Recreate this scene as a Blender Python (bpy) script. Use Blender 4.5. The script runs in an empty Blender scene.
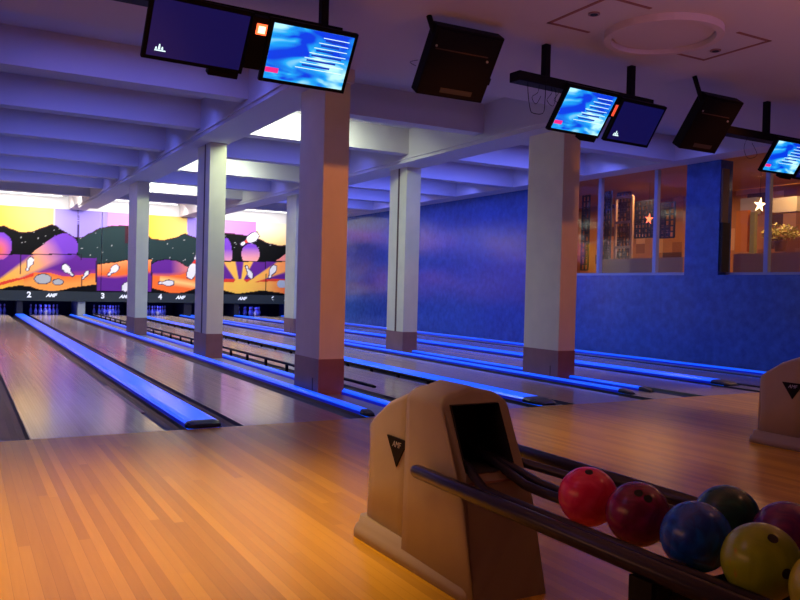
import bpy, bmesh, math, random
from math import sin, cos, pi, radians
from mathutils import Vector, Matrix
random.seed(7)
C = bpy.context.scene.collection
H = 1.3                                   # height of the camera
# ------------------------------------------------------------------ camera
def cam_axes(pan, pitch, roll):
    a, b, c = map(radians, (pan, pitch, roll))
    f = Vector((sin(a)*cos(b), cos(a)*cos(b), sin(b)))
    r = Vector((cos(a), -sin(a), 0)); u = r.cross(f)
    return cos(c)*r + sin(c)*u, -sin(c)*r + cos(c)*u, f
RT, UP, FW = cam_axes(29.3355, -0.8079, 1.46)
FPX = 788.0
def ray(px, py): return RT*((px-400)/FPX) + UP*((300-py)/FPX) + FW
def at(px, py, axis, val):                # point of the place seen at px,py on the plane axis = val
    d = ray(px, py); o = (0, 0, H)[axis]
    p = d*((val-o)/d[axis]); p.z += H
    return p
def proj(P):
    v = Vector(P) - Vector((0, 0, H)); z = v.dot(FW)
    return 400 + FPX*v.dot(RT)/z, 300 - FPX*v.dot(UP)/z
cd = bpy.data.cameras.new('camera'); cam = bpy.data.objects.new('camera', cd); C.objects.link(cam)
cd.sensor_width = 36; cd.lens = FPX/800*36; cd.clip_start = .05; cd.clip_end = 200
m = Matrix((RT, UP, -FW)).transposed().to_4x4(); m.translation = Vector((0, 0, H)); cam.matrix_world = m
bpy.context.scene.camera = cam
vs = bpy.context.scene.view_settings
vs.view_transform = 'Standard'; vs.look = 'None'; vs.gamma = 1; vs.exposure = -.08; vs.use_curve_mapping = False

# ------------------------------------------------------------------ materials
def mat(name, col, rough=.5, metal=0, noise=0, scale=5, bump=0, bscale=40, emit=None, es=0, spec=.5, coat=0):
    mt = bpy.data.materials.new(name); mt.use_nodes = True
    nt = mt.node_tree; b = nt.nodes['Principled BSDF']; L = nt.links
    b.inputs['Base Color'].default_value = (*col, 1); b.inputs['Roughness'].default_value = rough
    b.inputs['Metallic'].default_value = metal; b.inputs['Specular IOR Level'].default_value = spec
    b.inputs['Coat Weight'].default_value = coat; b.inputs['Coat Roughness'].default_value = .08
    tc = nt.nodes.new('ShaderNodeTexCoord')
    if noise:
        n = nt.nodes.new('ShaderNodeTexNoise'); n.inputs['Scale'].default_value = scale; n.inputs['Detail'].default_value = 5
        L.new(tc.outputs['Object'], n.inputs['Vector'])
        r = nt.nodes.new('ShaderNodeValToRGB')
        r.color_ramp.elements[0].position = .3; r.color_ramp.elements[1].position = .7
        r.color_ramp.elements[0].color = (*[c*(1-noise) for c in col], 1)
        r.color_ramp.elements[1].color = (*[min(1, c*(1+noise)) for c in col], 1)
        L.new(n.outputs['Fac'], r.inputs['Fac']); L.new(r.outputs['Color'], b.inputs['Base Color'])
    if bump:
        n = nt.nodes.new('ShaderNodeTexNoise'); n.inputs['Scale'].default_value = bscale; n.inputs['Detail'].default_value = 4
        L.new(tc.outputs['Object'], n.inputs['Vector'])
        bp = nt.nodes.new('ShaderNodeBump'); bp.inputs['Strength'].default_value = bump; bp.inputs['Distance'].default_value = .02
        L.new(n.outputs['Fac'], bp.inputs['Height']); L.new(bp.outputs['Normal'], b.inputs['Normal'])
    if emit:
        b.inputs['Emission Color'].default_value = (*emit, 1); b.inputs['Emission Strength'].default_value = es
    return mt
def wood(name, c0, c1, rough, board=.03, length=1.1, gap=.12):
    mt = bpy.data.materials.new(name); mt.use_nodes = True
    nt = mt.node_tree; b = nt.nodes['Principled BSDF']; L = nt.links; N = nt.nodes.new
    tc = N('ShaderNodeTexCoord'); sp = N('ShaderNodeSeparateXYZ'); L.new(tc.outputs['Object'], sp.inputs[0])
    def M(op, a, v=None):
        n = N('ShaderNodeMath'); n.operation = op
        L.new(a, n.inputs[0]) if hasattr(a, 'is_linked') else None
        if v is not None:
            if hasattr(v, 'is_linked'): L.new(v, n.inputs[1])
            else: n.inputs[1].default_value = v
        return n.outputs[0]
    xb = M('DIVIDE', sp.outputs[0], board); xi = M('FLOOR', xb)
    wn = N('ShaderNodeTexWhiteNoise'); wn.noise_dimensions = '1D'; L.new(xi, wn.inputs['W'])
    yo = M('ADD', M('DIVIDE', sp.outputs[1], length), M('MULTIPLY', wn.outputs['Value'], 7.0)); yi = M('FLOOR', yo)
    cb = N('ShaderNodeCombineXYZ'); L.new(xi, cb.inputs[0]); L.new(yi, cb.inputs[1])
    w2 = N('ShaderNodeTexWhiteNoise'); w2.noise_dimensions = '2D'; L.new(cb.outputs[0], w2.inputs['Vector'])
    mp = N('ShaderNodeMapping'); mp.inputs['Scale'].default_value = (30, 1.2, 1); L.new(tc.outputs['Object'], mp.inputs[0])
    gn = N('ShaderNodeTexNoise'); gn.inputs['Scale'].default_value = 2; gn.inputs['Detail'].default_value = 4; L.new(mp.outputs[0], gn.inputs['Vector'])
    fac = M('ADD', M('MULTIPLY', w2.outputs['Value'], .65), M('MULTIPLY', gn.outputs['Fac'], .35))
    r = N('ShaderNodeValToRGB'); r.color_ramp.elements[0].color = (*c0, 1); r.color_ramp.elements[1].color = (*c1, 1)
    L.new(fac, r.inputs['Fac'])
    fr = M('FRACT', xb); g = M('LESS_THAN', fr, gap)
    mx = N('ShaderNodeMixRGB'); mx.blend_type = 'MULTIPLY'; mx.inputs[2].default_value = (.72, .66, .6, 1)
    L.new(g, mx.inputs[0]); L.new(r.outputs['Color'], mx.inputs[1]); L.new(mx.outputs[0], b.inputs['Base Color'])
    b.inputs['Roughness'].default_value = rough
    b.inputs['Specular IOR Level'].default_value = .5 if 'lane' in name else .32
    return mt
def lin(r, g, b): return tuple((c/255/12.92 if c/255 <= .04045 else ((c/255+.055)/1.055)**2.4) for c in (r, g, b))
M_APP = wood('approach_wood', (.47, .245, .014), (.80, .455, .035), .27, board=.055, length=3.6, gap=.03)
M_LANE = wood('lane_wood', (.44, .34, .30), (.60, .47, .40), .15, board=.027, length=2.5, gap=.08)
M_MEDIAN = mat('median_grey', (.30, .28, .28), .35, noise=.2)
M_GUT = mat('gutter_plastic', (.010, .010, .013), .4)
M_CAP = mat('cap_blue', (.03, .12, .65), .3, emit=(0.0, .085, 1.0), es=1.3, coat=.1)
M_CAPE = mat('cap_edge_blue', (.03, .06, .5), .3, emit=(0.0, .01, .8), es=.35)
M_NOSE = mat('cap_nose_black', (.012, .012, .014), .4)
M_CEIL = mat('ceiling_paint', (.62, .58, .60), .8, bump=.05, bscale=30)
M_COL = mat('column_paint', (.74, .71, .50), .6, noise=.05, scale=3, bump=.08, bscale=60)
M_PLINTH = mat('plinth_brown', (.28, .14, .11), .4, noise=.1)
M_JOINT = mat('joint_dark', (.10, .05, .03), .6)
M_WALL = mat('wall_blue', (.05, .13, .42), .17, noise=.22, scale=7, bump=.05, bscale=9)
M_WALLW = mat('wall_white', (.75, .74, .72), .8)
M_DARK = mat('dark_void', (.01, .01, .012), .7)
M_BLACK = mat('black_plastic', (.004, .0035, .005), .55, spec=.12)
M_BLACKM = mat('black_metal', (.005, .0045, .006), .55, spec=.15)
M_HOOD = mat('hood_beige', (.38, .31, .245), .42, noise=.03, scale=8)
M_HOODF = mat('hood_base_beige', (.36, .29, .23), .5)
M_RAIL = mat('rail_black', (.035, .028, .05), .3, metal=.3)
M_SILVER = mat('silver_letters', (.5, .5, .52), .35, metal=.6)
M_FRAME = mat('window_frame_grey', (.35, .40, .55), .5)
M_WHITE = mat('sign_white', (.75, .78, .82), .5, emit=(.8, .9, 1), es=.25)
M_FASC = mat('fascia_teal', (.012, .022, .028), .5)
M_POST = mat('post_grey', (.30, .33, .34), .5)
M_PIN = mat('pin_white', (.5, .5, .6), .2)
M_PINR = mat('pin_red', (.6, .03, .04), .3)
M_GLASS = None

# ------------------------------------------------------------------ geometry helpers
def tag(o, label=None, cat=None, group=None, kind=None):
    if label: o['label'] = label
    if cat: o['category'] = cat
    if group: o['group'] = group
    if kind: o['kind'] = kind
    return o
def empty(name, loc, rz=0):
    o = bpy.data.objects.new(name, None); C.objects.link(o); o.location = loc; o.rotation_euler.z = rz
    o.empty_display_size = .1; return o
class MB:
    def __init__(s): s.bm = bmesh.new()
    def box(s, x0, x1, y0, y1, z0, z1, mi=0):
        v = [s.bm.verts.new((x, y, z)) for z in (z0, z1) for y in (y0, y1) for x in (x0, x1)]
        for f in ((0, 2, 3, 1), (4, 5, 7, 6), (0, 1, 5, 4), (2, 6, 7, 3), (1, 3, 7, 5), (0, 4, 6, 2)):
            s.bm.faces.new([v[i] for i in f]).material_index = mi
        return s
    def mbox(s, M, x0, x1, y0, y1, z0, z1):
        n = len(s.bm.verts); s.box(x0, x1, y0, y1, z0, z1); s.bm.verts.ensure_lookup_table()
        for v in s.bm.verts[n:]: v.co = M @ v.co
        return s
    def extr(s, prof, y0, y1, mi=0):            # profile in (x, z), closed, extruded along y
        a = [s.bm.verts.new((x, y0, z)) for x, z in prof]; b = [s.bm.verts.new((x, y1, z)) for x, z in prof]
        n = len(prof)
        for i in range(n): s.bm.faces.new((a[i], a[(i+1) % n], b[(i+1) % n], b[i])).material_index = mi
        s.bm.faces.new(a[::-1]).material_index = mi; s.bm.faces.new(b).material_index = mi
        return s
    def poly(s, pts, d=Vector((0, 0, 0)), mi=0):
        a = [s.bm.verts.new(p) for p in pts]; s.bm.faces.new(a).material_index = mi
        if d.length:
            b = [s.bm.verts.new(Vector(p)+d) for p in pts]; s.bm.faces.new(b[::-1]); n = len(a)
            for i in range(n): s.bm.faces.new((a[i], b[i], b[(i+1) % n], a[(i+1) % n]))
        return s
    def tube(s, pts, r, n=10, cap=True):
        rings = []; P = [Vector(p) for p in pts]
        for i, p in enumerate(P):
            d = (P[min(i+1, len(P)-1)] - P[max(i-1, 0)]).normalized()
            up = Vector((0, 0, 1)) if abs(d.z) < .9 else Vector((1, 0, 0))
            a = d.cross(up).normalized(); b = a.cross(d)
            rr = r[i] if isinstance(r, (list, tuple)) else r
            rings.append([s.bm.verts.new(p + a*rr*cos(2*pi*k/n) + b*rr*sin(2*pi*k/n)) for k in range(n)])
        for A, B in zip(rings, rings[1:]):
            for k in range(n): s.bm.faces.new((A[k], A[(k+1) % n], B[(k+1) % n], B[k])).smooth = True
        if cap: s.bm.faces.new(rings[0][::-1]); s.bm.faces.new(rings[-1])
        return s
    def build(s, name, mt, parent=None, bevel=0, smooth=False):
        bmesh.ops.recalc_face_normals(s.bm, faces=s.bm.faces[:])
        if bevel: bmesh.ops.bevel(s.bm, geom=s.bm.edges[:], offset=bevel, segments=2, profile=.6, affect='EDGES')
        me = bpy.data.meshes.new(name); s.bm.to_mesh(me); s.bm.free()
        for q in (mt if isinstance(mt, (list, tuple)) else [mt]): me.materials.append(q)
        if smooth:
            for p in me.polygons: p.use_smooth = True
        o = bpy.data.objects.new(name, me); C.objects.link(o)
        if parent: o.parent = parent
        return o
def box(name, mt, x0, x1, y0, y1, z0, z1, parent=None, bevel=0):
    return MB().box(x0, x1, y0, y1, z0, z1).build(name, mt, parent, bevel)
def children(o): return [c for c in bpy.data.objects if c.parent == o]
def copy_tree(o, parent=None):
    kids = children(o); c = o.copy(); C.objects.link(c)
    if parent: c.parent = parent
    for k in kids: copy_tree(k, c)
    return c
def text_mesh(name, txt, size, M, mt, parent=None, shear=0, depth=.003, bold=0):
    cu = bpy.data.curves.new('t', 'FONT'); cu.body = txt; cu.size = size; cu.align_x = 'CENTER'; cu.align_y = 'CENTER'
    cu.extrude = depth; cu.shear = shear; cu.offset = bold
    t = bpy.data.objects.new('t', cu); C.objects.link(t)
    dg = bpy.context.evaluated_depsgraph_get(); dg.update()
    me = bpy.data.meshes.new_from_object(t.evaluated_get(dg)); bpy.data.objects.remove(t)
    me.transform(M); me.materials.clear(); me.materials.append(mt)
    o = bpy.data.objects.new(name, me); C.objects.link(o)
    if parent: o.parent = parent
    return o

# ------------------------------------------------------------------ layout
FOUL = 7.02; PIT = 31.4; CT = 3.92; CP = 4.4       # foul line, masking plane, beam soffit, coffer panel
XL, XR = -4.3, 12.65; YB = -3.5; YE = 34.0
LINES = [8.6, 10.8, 13.3, 15.9, 18.5, 21.0, 23.5, 26.0]
PAIRS = [1.97, 6.0, 10.0]

# floor: approach and the concrete bed under lanes
f = MB(); f.box(XL, XR, YB, FOUL, -.2, 0)
tag(f.build('floor', M_APP), kind='structure')
tag(box('floor_bed', M_DARK, XL, XR, FOUL, YE, -.3, -.13), kind='structure')
# ceiling
c = MB()
c.box(XL, XR+.35, YB, LINES[0], CT, CP+.1)
c.box(XL, XR+.35, LINES[0], YE, CP, CP+.1)
BE = [(-4.3, -3.9), (-.45, .15), (3.53, 4.13), (7.58, 8.2), (12.1, 12.65)]; CB = 3.765     # main beams reach lower than the cross beams
for i, (a, b) in enumerate(BE):
    c.box(a, b, LINES[0], PIT-.03, CT, CP)
    if i < 4: c.box(a, b, LINES[0], 28.6, CB, CT)
for a, b in zip(BE, BE[1:]):
    c.box(a[1], b[0], LINES[0], LINES[0]+.05, CT, CP)
    for y in LINES[1:]: c.box(a[1], b[0], y, y+.28, CT, CP)
tag(c.build('ceiling', M_CEIL), kind='structure')
# ledge lines on the beams beside the coffers
t = MB()
for a, b in BE[1:4]:
    t.box(a-.03, a, LINES[0]+.05, 28.6, CB+.06, CB+.10); t.box(b, b+.03, LINES[0]+.05, 28.6, CB+.06, CB+.10)
tag(t.build('trim_1', M_CEIL), kind='structure')
# medallions on the approach ceiling
def medallion(n, cx):
    t = MB(); cy = 5.62; R = .57; N = 48; z0, z1 = CT-.07, CT
    for rr0, rr1, za in ((R-.07, R, z0), (0, R-.1, CT-.03)):
        for k in range(N):
            a0, a1 = 2*pi*k/N, 2*pi*(k+1)/N
            q = [(cx+r*cos(a), cy+r*sin(a)) for r, a in ((max(rr0, .001), a0), (rr1, a0), (rr1, a1), (max(rr0, .001), a1))]
            t.poly([(x, y, za) for x, y in q], Vector((0, 0, z1-za)))
    tag(t.build('trim_%d' % n, mat('medallion_paint', (.66, .55, .52), .7)), kind='structure')
    g = MB(); z = CT-.006; x0, x1, y0, y1 = cx-1.13, cx+1.10, cy-.42, cy+.42; w = .035
    g.box(x0, cx-.6, y0, y0+w, z, CT); g.box(x0, cx-.6, y1-w, y1, z, CT); g.box(x0, x0+w, y0, y1, z, CT)
    g.box(cx+.6, x1, y0, y0+w, z, CT); g.box(cx+.6, x1, y1-w, y1, z, CT); g.box(x1-w, x1, y0, y1, z, CT)
    tag(g.build('trim_%d' % (n+10), mat('groove_paint', (.30, .13, .10), .7)), kind='structure')
medallion(2, 6.08); medallion(3, 10.1)
for i, (x, y, lb) in enumerate([(5.15, 5.6, 'small dark downlight in the ceiling panel left of the round ceiling medallion'),
                                (6.98, 5.72, 'small dark downlight in the ceiling panel right of the round ceiling medallion')]):
    d = empty('ceiling_downlight', (x, y, CT)); tag(d, lb, 'light', 'downlights beside the ceiling medallion')
    MB().tube([(0, 0, 0), (0, 0, -.012)], .055, 20).build('ring', M_PLINTH, d)
    MB().tube([(0, 0, -.008), (0, 0, -.016)], .035, 20).build('lens', M_DARK, d)

# right wall with two windows
W1 = (10.96, 14.6); W2 = (5.6, 10.16); ZS, ZT = 1.72, 3.93; TH = .35
w = MB(); x0, x1 = XR, XR+TH
w.box(x0, x1, YB, YE, -.2, ZS)
for a, b in ((YB, W2[0]), (W2[1], W1[0]), (W1[1], YE)): w.box(x0, x1, a, b, ZS, CT)
tag(w.build('wall_right', M_WALL), kind='structure')
tag(box('wall_left', M_WALLW, XL-.2, XL, YB, YE, -.2, CP), kind='structure')
tag(box('wall_front', mat('wall_rear_paint', (.35, .22, .16), .8), XL, XR, YB-.2, YB, -.2, CP), kind='structure')
w = MB(); w.box(XL, XR, YE, YE+.2, -.2, CP); w.box(XL, XR, PIT+.05, PIT+.2, 3.92, CP)
tag(w.build('wall_back', M_WALLW), kind='structure')
tag(box('wall_pit', M_DARK, XL, XR, 33.6, 33.7, -.13, 1.5), kind='structure')
# glazing
gm = bpy.data.materials.new('window_glass'); gm.use_nodes = True
nt = gm.node_tree; nt.nodes.clear(); o_ = nt.nodes.new('ShaderNodeOutputMaterial'); mx = nt.nodes.new('ShaderNodeMixShader')
tr = nt.nodes.new('ShaderNodeBsdfTransparent'); gl = nt.nodes.new('ShaderNodeBsdfGlossy'); gl.inputs['Roughness'].default_value = .03
lw = nt.nodes.new('ShaderNodeLayerWeight'); lw.inputs['Blend'].default_value = .5
pw_ = nt.nodes.new('ShaderNodeMath'); pw_.operation = 'POWER'; pw_.inputs[1].default_value = 4; nt.links.new(lw.outputs['Facing'], pw_.inputs[0])
fr = nt.nodes.new('ShaderNodeMath'); fr.operation = 'MULTIPLY_ADD'; fr.inputs[1].default_value = .6; fr.inputs[2].default_value = .03; nt.links.new(pw_.outputs[0], fr.inputs[0])
nt.links.new(fr.outputs[0], mx.inputs[0]); nt.links.new(tr.outputs[0], mx.inputs[1]); nt.links.new(gl.outputs[0], mx.inputs[2]); nt.links.new(mx.outputs[0], o_.inputs[0])
def window(n, Y0, Y1, xg, mull):
    r = empty('window_%d' % n, (xg, Y0, ZS)); tag(r, kind='structure')
    L = Y1-Y0; h = ZT-ZS
    g = MB(); g.box(-.004, .004, .02, L-.02, .05, h-.02); g.build('glass', gm, r)
    s = MB(); s.box(-.06, .05, 0, L, 0, .055); s.build('sill', M_FRAME, r)
    for y in mull: MB().box(-.05, .04, y-Y0-.045, y-Y0+.045, .055, h-.01).build('mullion', M_FRAME, r)
window(1, W1[0], W1[1], XR+.07, (13.42, 11.77))
window(2, W2[0], W2[1], XR+.29, (9.32, 7.4))
# dark lower panel and olive lining on the reveal of window 2
o = box('reveal_panel', M_DARK, XR+.02, XR+.23, W2[1]-.065, W2[1]-.005, ZS+.06, 2.72); tag(o, 'black lower panel in the left corner of the right-hand window recess', 'cabinet')
o = box('reveal_lining', mat('olive_lining', (.16, .11, .07), .6), XR+.02, XR+.2, W2[1]-.04, W2[1]-.002, 2.725, 3.75); tag(o, 'olive brown lining above the black panel in the right-hand window recess', 'post')

# ------------------------------------------------------------------ lanes
ordn = ['first', 'second', 'third', 'fourth', 'fifth', 'sixth']
def gutter(x0, x1, parent):
    n = 8; pts = []
    w = x1-x0; d = .085
    for k in range(n+1):
        a = pi*k/n; pts.append((x0+w/2-w/2*.96*cos(a), -d*sin(a)))
    prof = [(x0, 0)] + pts + [(x1, 0), (x1, -.12), (x0, -.12)]
    MB().extr(prof, FOUL, PIT+.3).build('gutter', M_GUT, parent)
def lane(i, x0, x1, gl, gr):
    r = empty('bowling_lane', ((x0+x1)/2, FOUL, 0)); r_x = (x0+x1)/2
    txt = ['leftmost one', 'second from the left, left of the nearest column', 'just right of the near columns, with black bumper rails',
           'just left of the second row of columns', 'just right of the second row of columns', 'nearest the blue wall'][i]
    tag(r, 'polished wooden bowling lane, %s' % txt, 'bowling lane', 'bowling lanes')
    k = lambda x: x-r_x
    MB().box(k(x0), k(x1), .002, PIT+1.6-FOUL, -.125, 0).build('lane_bed', M_LANE, r)
    for a, b in (gl, gr):
        g = MB(); n = 8; wd = b-a
        prof = [(k(a)+.001, -.001)] + [(k(a)+wd/2-wd/2*.95*cos(pi*q/n), -.085*sin(pi*q/n)-.001) for q in range(n+1)] + [(k(b)-.001, -.001), (k(b)-.001, -.12), (k(a)+.001, -.12)]
        g.extr(prof, .002, PIT+.3-FOUL).build('gutter', M_GUT, r)
    return r, k
lanes = []
for p, c0 in enumerate(PAIRS):
    lanes.append(lane(2*p, c0-1.43, c0-.36, (c0-1.8, c0-1.43), (c0-.36, c0-.16)))
    lanes.append(lane(2*p+1, c0+.36, c0+1.43, (c0+.16, c0+.36), (c0+1.43, c0+1.65)))
# pale strips lying in the gutters of the first lane
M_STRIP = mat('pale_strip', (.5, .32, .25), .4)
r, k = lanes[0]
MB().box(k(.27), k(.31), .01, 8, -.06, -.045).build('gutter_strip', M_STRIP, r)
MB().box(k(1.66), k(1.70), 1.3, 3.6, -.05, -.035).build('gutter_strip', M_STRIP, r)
# bumper rails of the third lane
r, k = lanes[2]
def bumper(X, z, y0, y1, posts):
    b = MB(); b.tube([(k(X), y0-FOUL, z), (k(X), y0-FOUL+.06, z), (k(X), y1-FOUL, z)], [.012, .02, .02], 8)
    ob = b.build('bumper_rail', M_BLACKM, r)
    for y in posts: MB().box(k(X)-.018, k(X)+.018, y-FOUL-.02, y-FOUL+.02, -.07, z-.012).build('post', M_BLACKM, ob)
bumper(4.36, .125, 8.3, 30.5, [11.2+.93*q for q in range(20)])
bumper(5.71, .045, 7.9, 30.5, [9.3+.86*q for q in range(24)])

# medians between the outer cappings (the strip the columns stand on)
for q, (a, b) in enumerate([(PAIRS[0]+1.77, PAIRS[1]-1.91), (PAIRS[1]+1.77, PAIRS[2]-1.91), (PAIRS[2]+1.65, XR), (XL, PAIRS[0]-1.91)]):
    tag(box('floor_median', M_MEDIAN, a, b, FOUL+.002, PIT, -.125, 0), kind='structure')

def capping(X, wd, nose, label, hh=.055, dy=0.0):
    r = empty('lane_capping', (X, FOUL+dy, 0)); tag(r, label, 'lane capping', 'glowing blue lane cappings')
    w2 = wd/2; y0 = nose
    prof = [(-w2, -.12), (-w2, hh*.55), (-w2*.86, hh*.86), (-w2*.6, hh), (w2*.6, hh), (w2*.86, hh*.86), (w2, hh*.55), (w2, -.12)]
    b = MB(); a = [b.bm.verts.new((x, y0, z)) for x, z in prof]; e = [b.bm.verts.new((x, PIT-FOUL-.05-dy, z)) for x, z in prof]
    n = len(prof)
    for i in range(n):
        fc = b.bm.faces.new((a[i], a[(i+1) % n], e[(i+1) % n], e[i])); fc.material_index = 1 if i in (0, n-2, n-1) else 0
    b.bm.faces.new(a[::-1]); b.bm.faces.new(e)
    b.build('cap_board', [M_CAP, M_CAPE], r)
    # black nose piece
    nb = MB(); secs = [(y0-.001, 1.0, 1.0), (y0-nose*.4, 1.02, .92), (y0-nose*.8, .9, .62), (y0-nose*1.0, .6, .3)]
    rings = []
    for yy, sx, sz in secs:
        rings.append([nb.bm.verts.new((x*sx, yy, max(.001, z*sz) if z > 0 else .0005)) for x, z in prof])
    for A, B in zip(rings, rings[1:]):
        for i in range(n): nb.bm.faces.new((A[i], A[(i+1) % n], B[(i+1) % n], B[i]))
    nb.bm.faces.new(rings[0]); nb.bm.faces.new(rings[-1][::-1])
    nb.build('nose_piece', M_NOSE, r, smooth=False)
    if dy: MB().box(-w2, w2, -dy+.003, -.002, -.12, -.001).build('end_plate', M_MEDIAN, r)
    return r
capping(1.97, .32, .12, 'wide glowing blue capping between the two lanes at the left, nearest the camera', .06)
capping(6.0, .312, .32, 'wide glowing blue capping whose black tip ends right of the large ball return hood', .06, .05)
capping(10.0, .30, .3, 'wide glowing blue capping with black tip between the last two lanes before the blue wall', .06, .66)
capping(3.68, .11, .16, 'narrow glowing blue capping running left of the near row of columns', dy=.05)
capping(4.15, .10, .16, 'narrow glowing blue capping running right of the near row of columns beside the bumper rail')
capping(7.71, .11, .22, 'narrow glowing blue capping running in front of the second row of columns', dy=.42)
capping(8.14, .10, .20, 'narrow glowing blue capping emerging right of the beige column nearest the blue wall', dy=.5)
capping(11.95, .12, .2, 'thin glowing blue capping along the foot of the blue wall')
# low front blocks closing the blue cap A
# ------------------------------------------------------------------ columns
def column(X0, y0, y1, label, joint=None, z1=CB, wd=.29, ph=.43):
    r = empty('column', (X0, y0, 0)); tag(r, label, 'column', 'rectangular columns between the lanes')
    d = y1-y0
    MB().box(0, wd, 0, d, ph, z1).build('shaft', M_COL, r)
    pl = MB().box(-.004, wd+.004, -.004, d+.004, 0, ph).build('plinth', M_PLINTH, r)
    if joint:
        MB().box(-.006, 0.0, joint*d-.03, joint*d+.03, ph, z1).build('joint_strip', M_JOINT, r)
    else:
        MB().box(-.008, -.004, .16, .175, 0, ph*.45).build('plinth_crack', M_JOINT, pl)
    return r
column(3.79, 8.69, 9.45, 'tall thick column nearest the camera below the lit television, orange on its front face', wd=.33)
column(3.79, 13.6, 14.4, 'column second nearest in the near row, with a dark vertical joint in its side', .38)
column(3.79, 19.95, 21.0, 'slim column farthest in the near row, standing before the mural')
column(7.87, 9.12, 9.95, 'beige column with orange side standing nearest the windows of the blue wall', wd=.32)
column(7.87, 13.85, 14.55, 'beige column with dark vertical joint standing before the middle of the blue wall', .45, wd=.33)
column(7.87, 19.8, 20.5, 'grey column half hidden behind the thickest column')

# ------------------------------------------------------------------ far end: masking units
def interp(pts, x):
    if x <= pts[0][0]: return pts[0][1]
    for (a, b), (c_, d) in zip(pts, pts[1:]):
        if x <= c_:
            t = (x-a)/(c_-a); t = t*t*(3-2*t)*.5 + t*.5
            return b+(d-b)*t
    return pts[-1][1]
TOP = [(-60, 236), (-45, 226), (-25, 232), (0, 226), (4, 225.5), (12, 229), (22, 232.3), (32, 231.5), (42, 227.5), (52, 224.3), (56, 225.5), (66, 232), (74, 236.6), (82, 237), (90, 233), (100, 228), (112, 225.6), (125, 225.3), (140, 229), (152, 238.5), (163, 240), (175, 237.6), (185, 233.3), (190, 235.5), (200, 239), (212, 233), (228, 233), (250, 235.5), (258, 238.5), (270, 243.5), (281, 245.6), (290, 244), (320, 236)]
BOT = [(-60, 290), (-30, 288), (0, 289), (10, 286.5), (20, 285.3), (30, 286.3), (40, 289.5), (52, 291.6), (62, 290), (75, 287), (96, 284.5), (96.2, 291), (151, 291.5), (151.3, 288), (160, 290), (170, 292.7), (182, 292.7), (190, 290.5), (196, 288.5), (215, 287), (226, 291), (238, 293.6), (250, 292), (262, 290.4), (275, 292), (288, 294)]
def mixc(a, b, t): t = max(0, min(1, t)); return tuple(x+(y-x)*t for x, y in zip(a, b))
YEL = (1.0, .50, .05); PYEL = (1, .66, .22); ORG = (1.0, .17, .03); PUR = (.12, .02, .27); VIO = (.17, .05, .50); LIL = (.33, .25, .78); PNK = (.75, .28, .75)
BLK = (.002, .002, .003); TEAL = (.016, .036, .04); RED = (.75, .05, .03); WHT = (.8, .8, .82); GRY = (.42, .45, .47)
PINS = [(29.5, 264, 13, 3.0, 250), (68, 270.5, 14, 3.2, 313), (45, 279.5, 0, 0, 0), (85.5, 275, 9, 1.6, 235), (113, 270.5, 13, 3.2, 225), (127, 285, 13, 3.6, 60), (193.5, 266.5, 24, 4.2, 72), (166, 283, 14, 2.6, 180),
        (249.5, 239.5, 19, 4.0, 212), (249, 272, 13, 2.2, 115), (272, 272, 13, 2.8, 245)]
def pin_hit(px, py, grow=0):
    for q, (cx, cy, L, W, ang) in enumerate(PINS):
        if L == 0: continue
        a = radians(ang); ux, uy = cos(a), -sin(a)
        dx, dy = px-cx, py-cy; s = (dx*ux+dy*uy)/L + .5; d = abs(-dx*uy+dy*ux)
        if -.02-grow/L <= s <= 1.02+grow/L:
            s2 = min(max(s, 0), 1)
            if s2 < .62: rr = W*math.sqrt(max(0, 1-((s2-.3)/.36)**2))
            elif s2 < .8: rr = W*(.45-.35*(s2-.62)/.18)+.2
            else: rr = W*.38*math.sqrt(max(0, 1-((s2-.9)/.13)**2))
            if d <= rr+grow: return (s2, q)
    return None
def fade(v, e, w): return max(0, min(1, (v-e)/w+.5))
rs = random.Random(3); STARS = [(rs.uniform(-40, 290), rs.uniform(228, 262)) for _ in range(90)]
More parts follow.
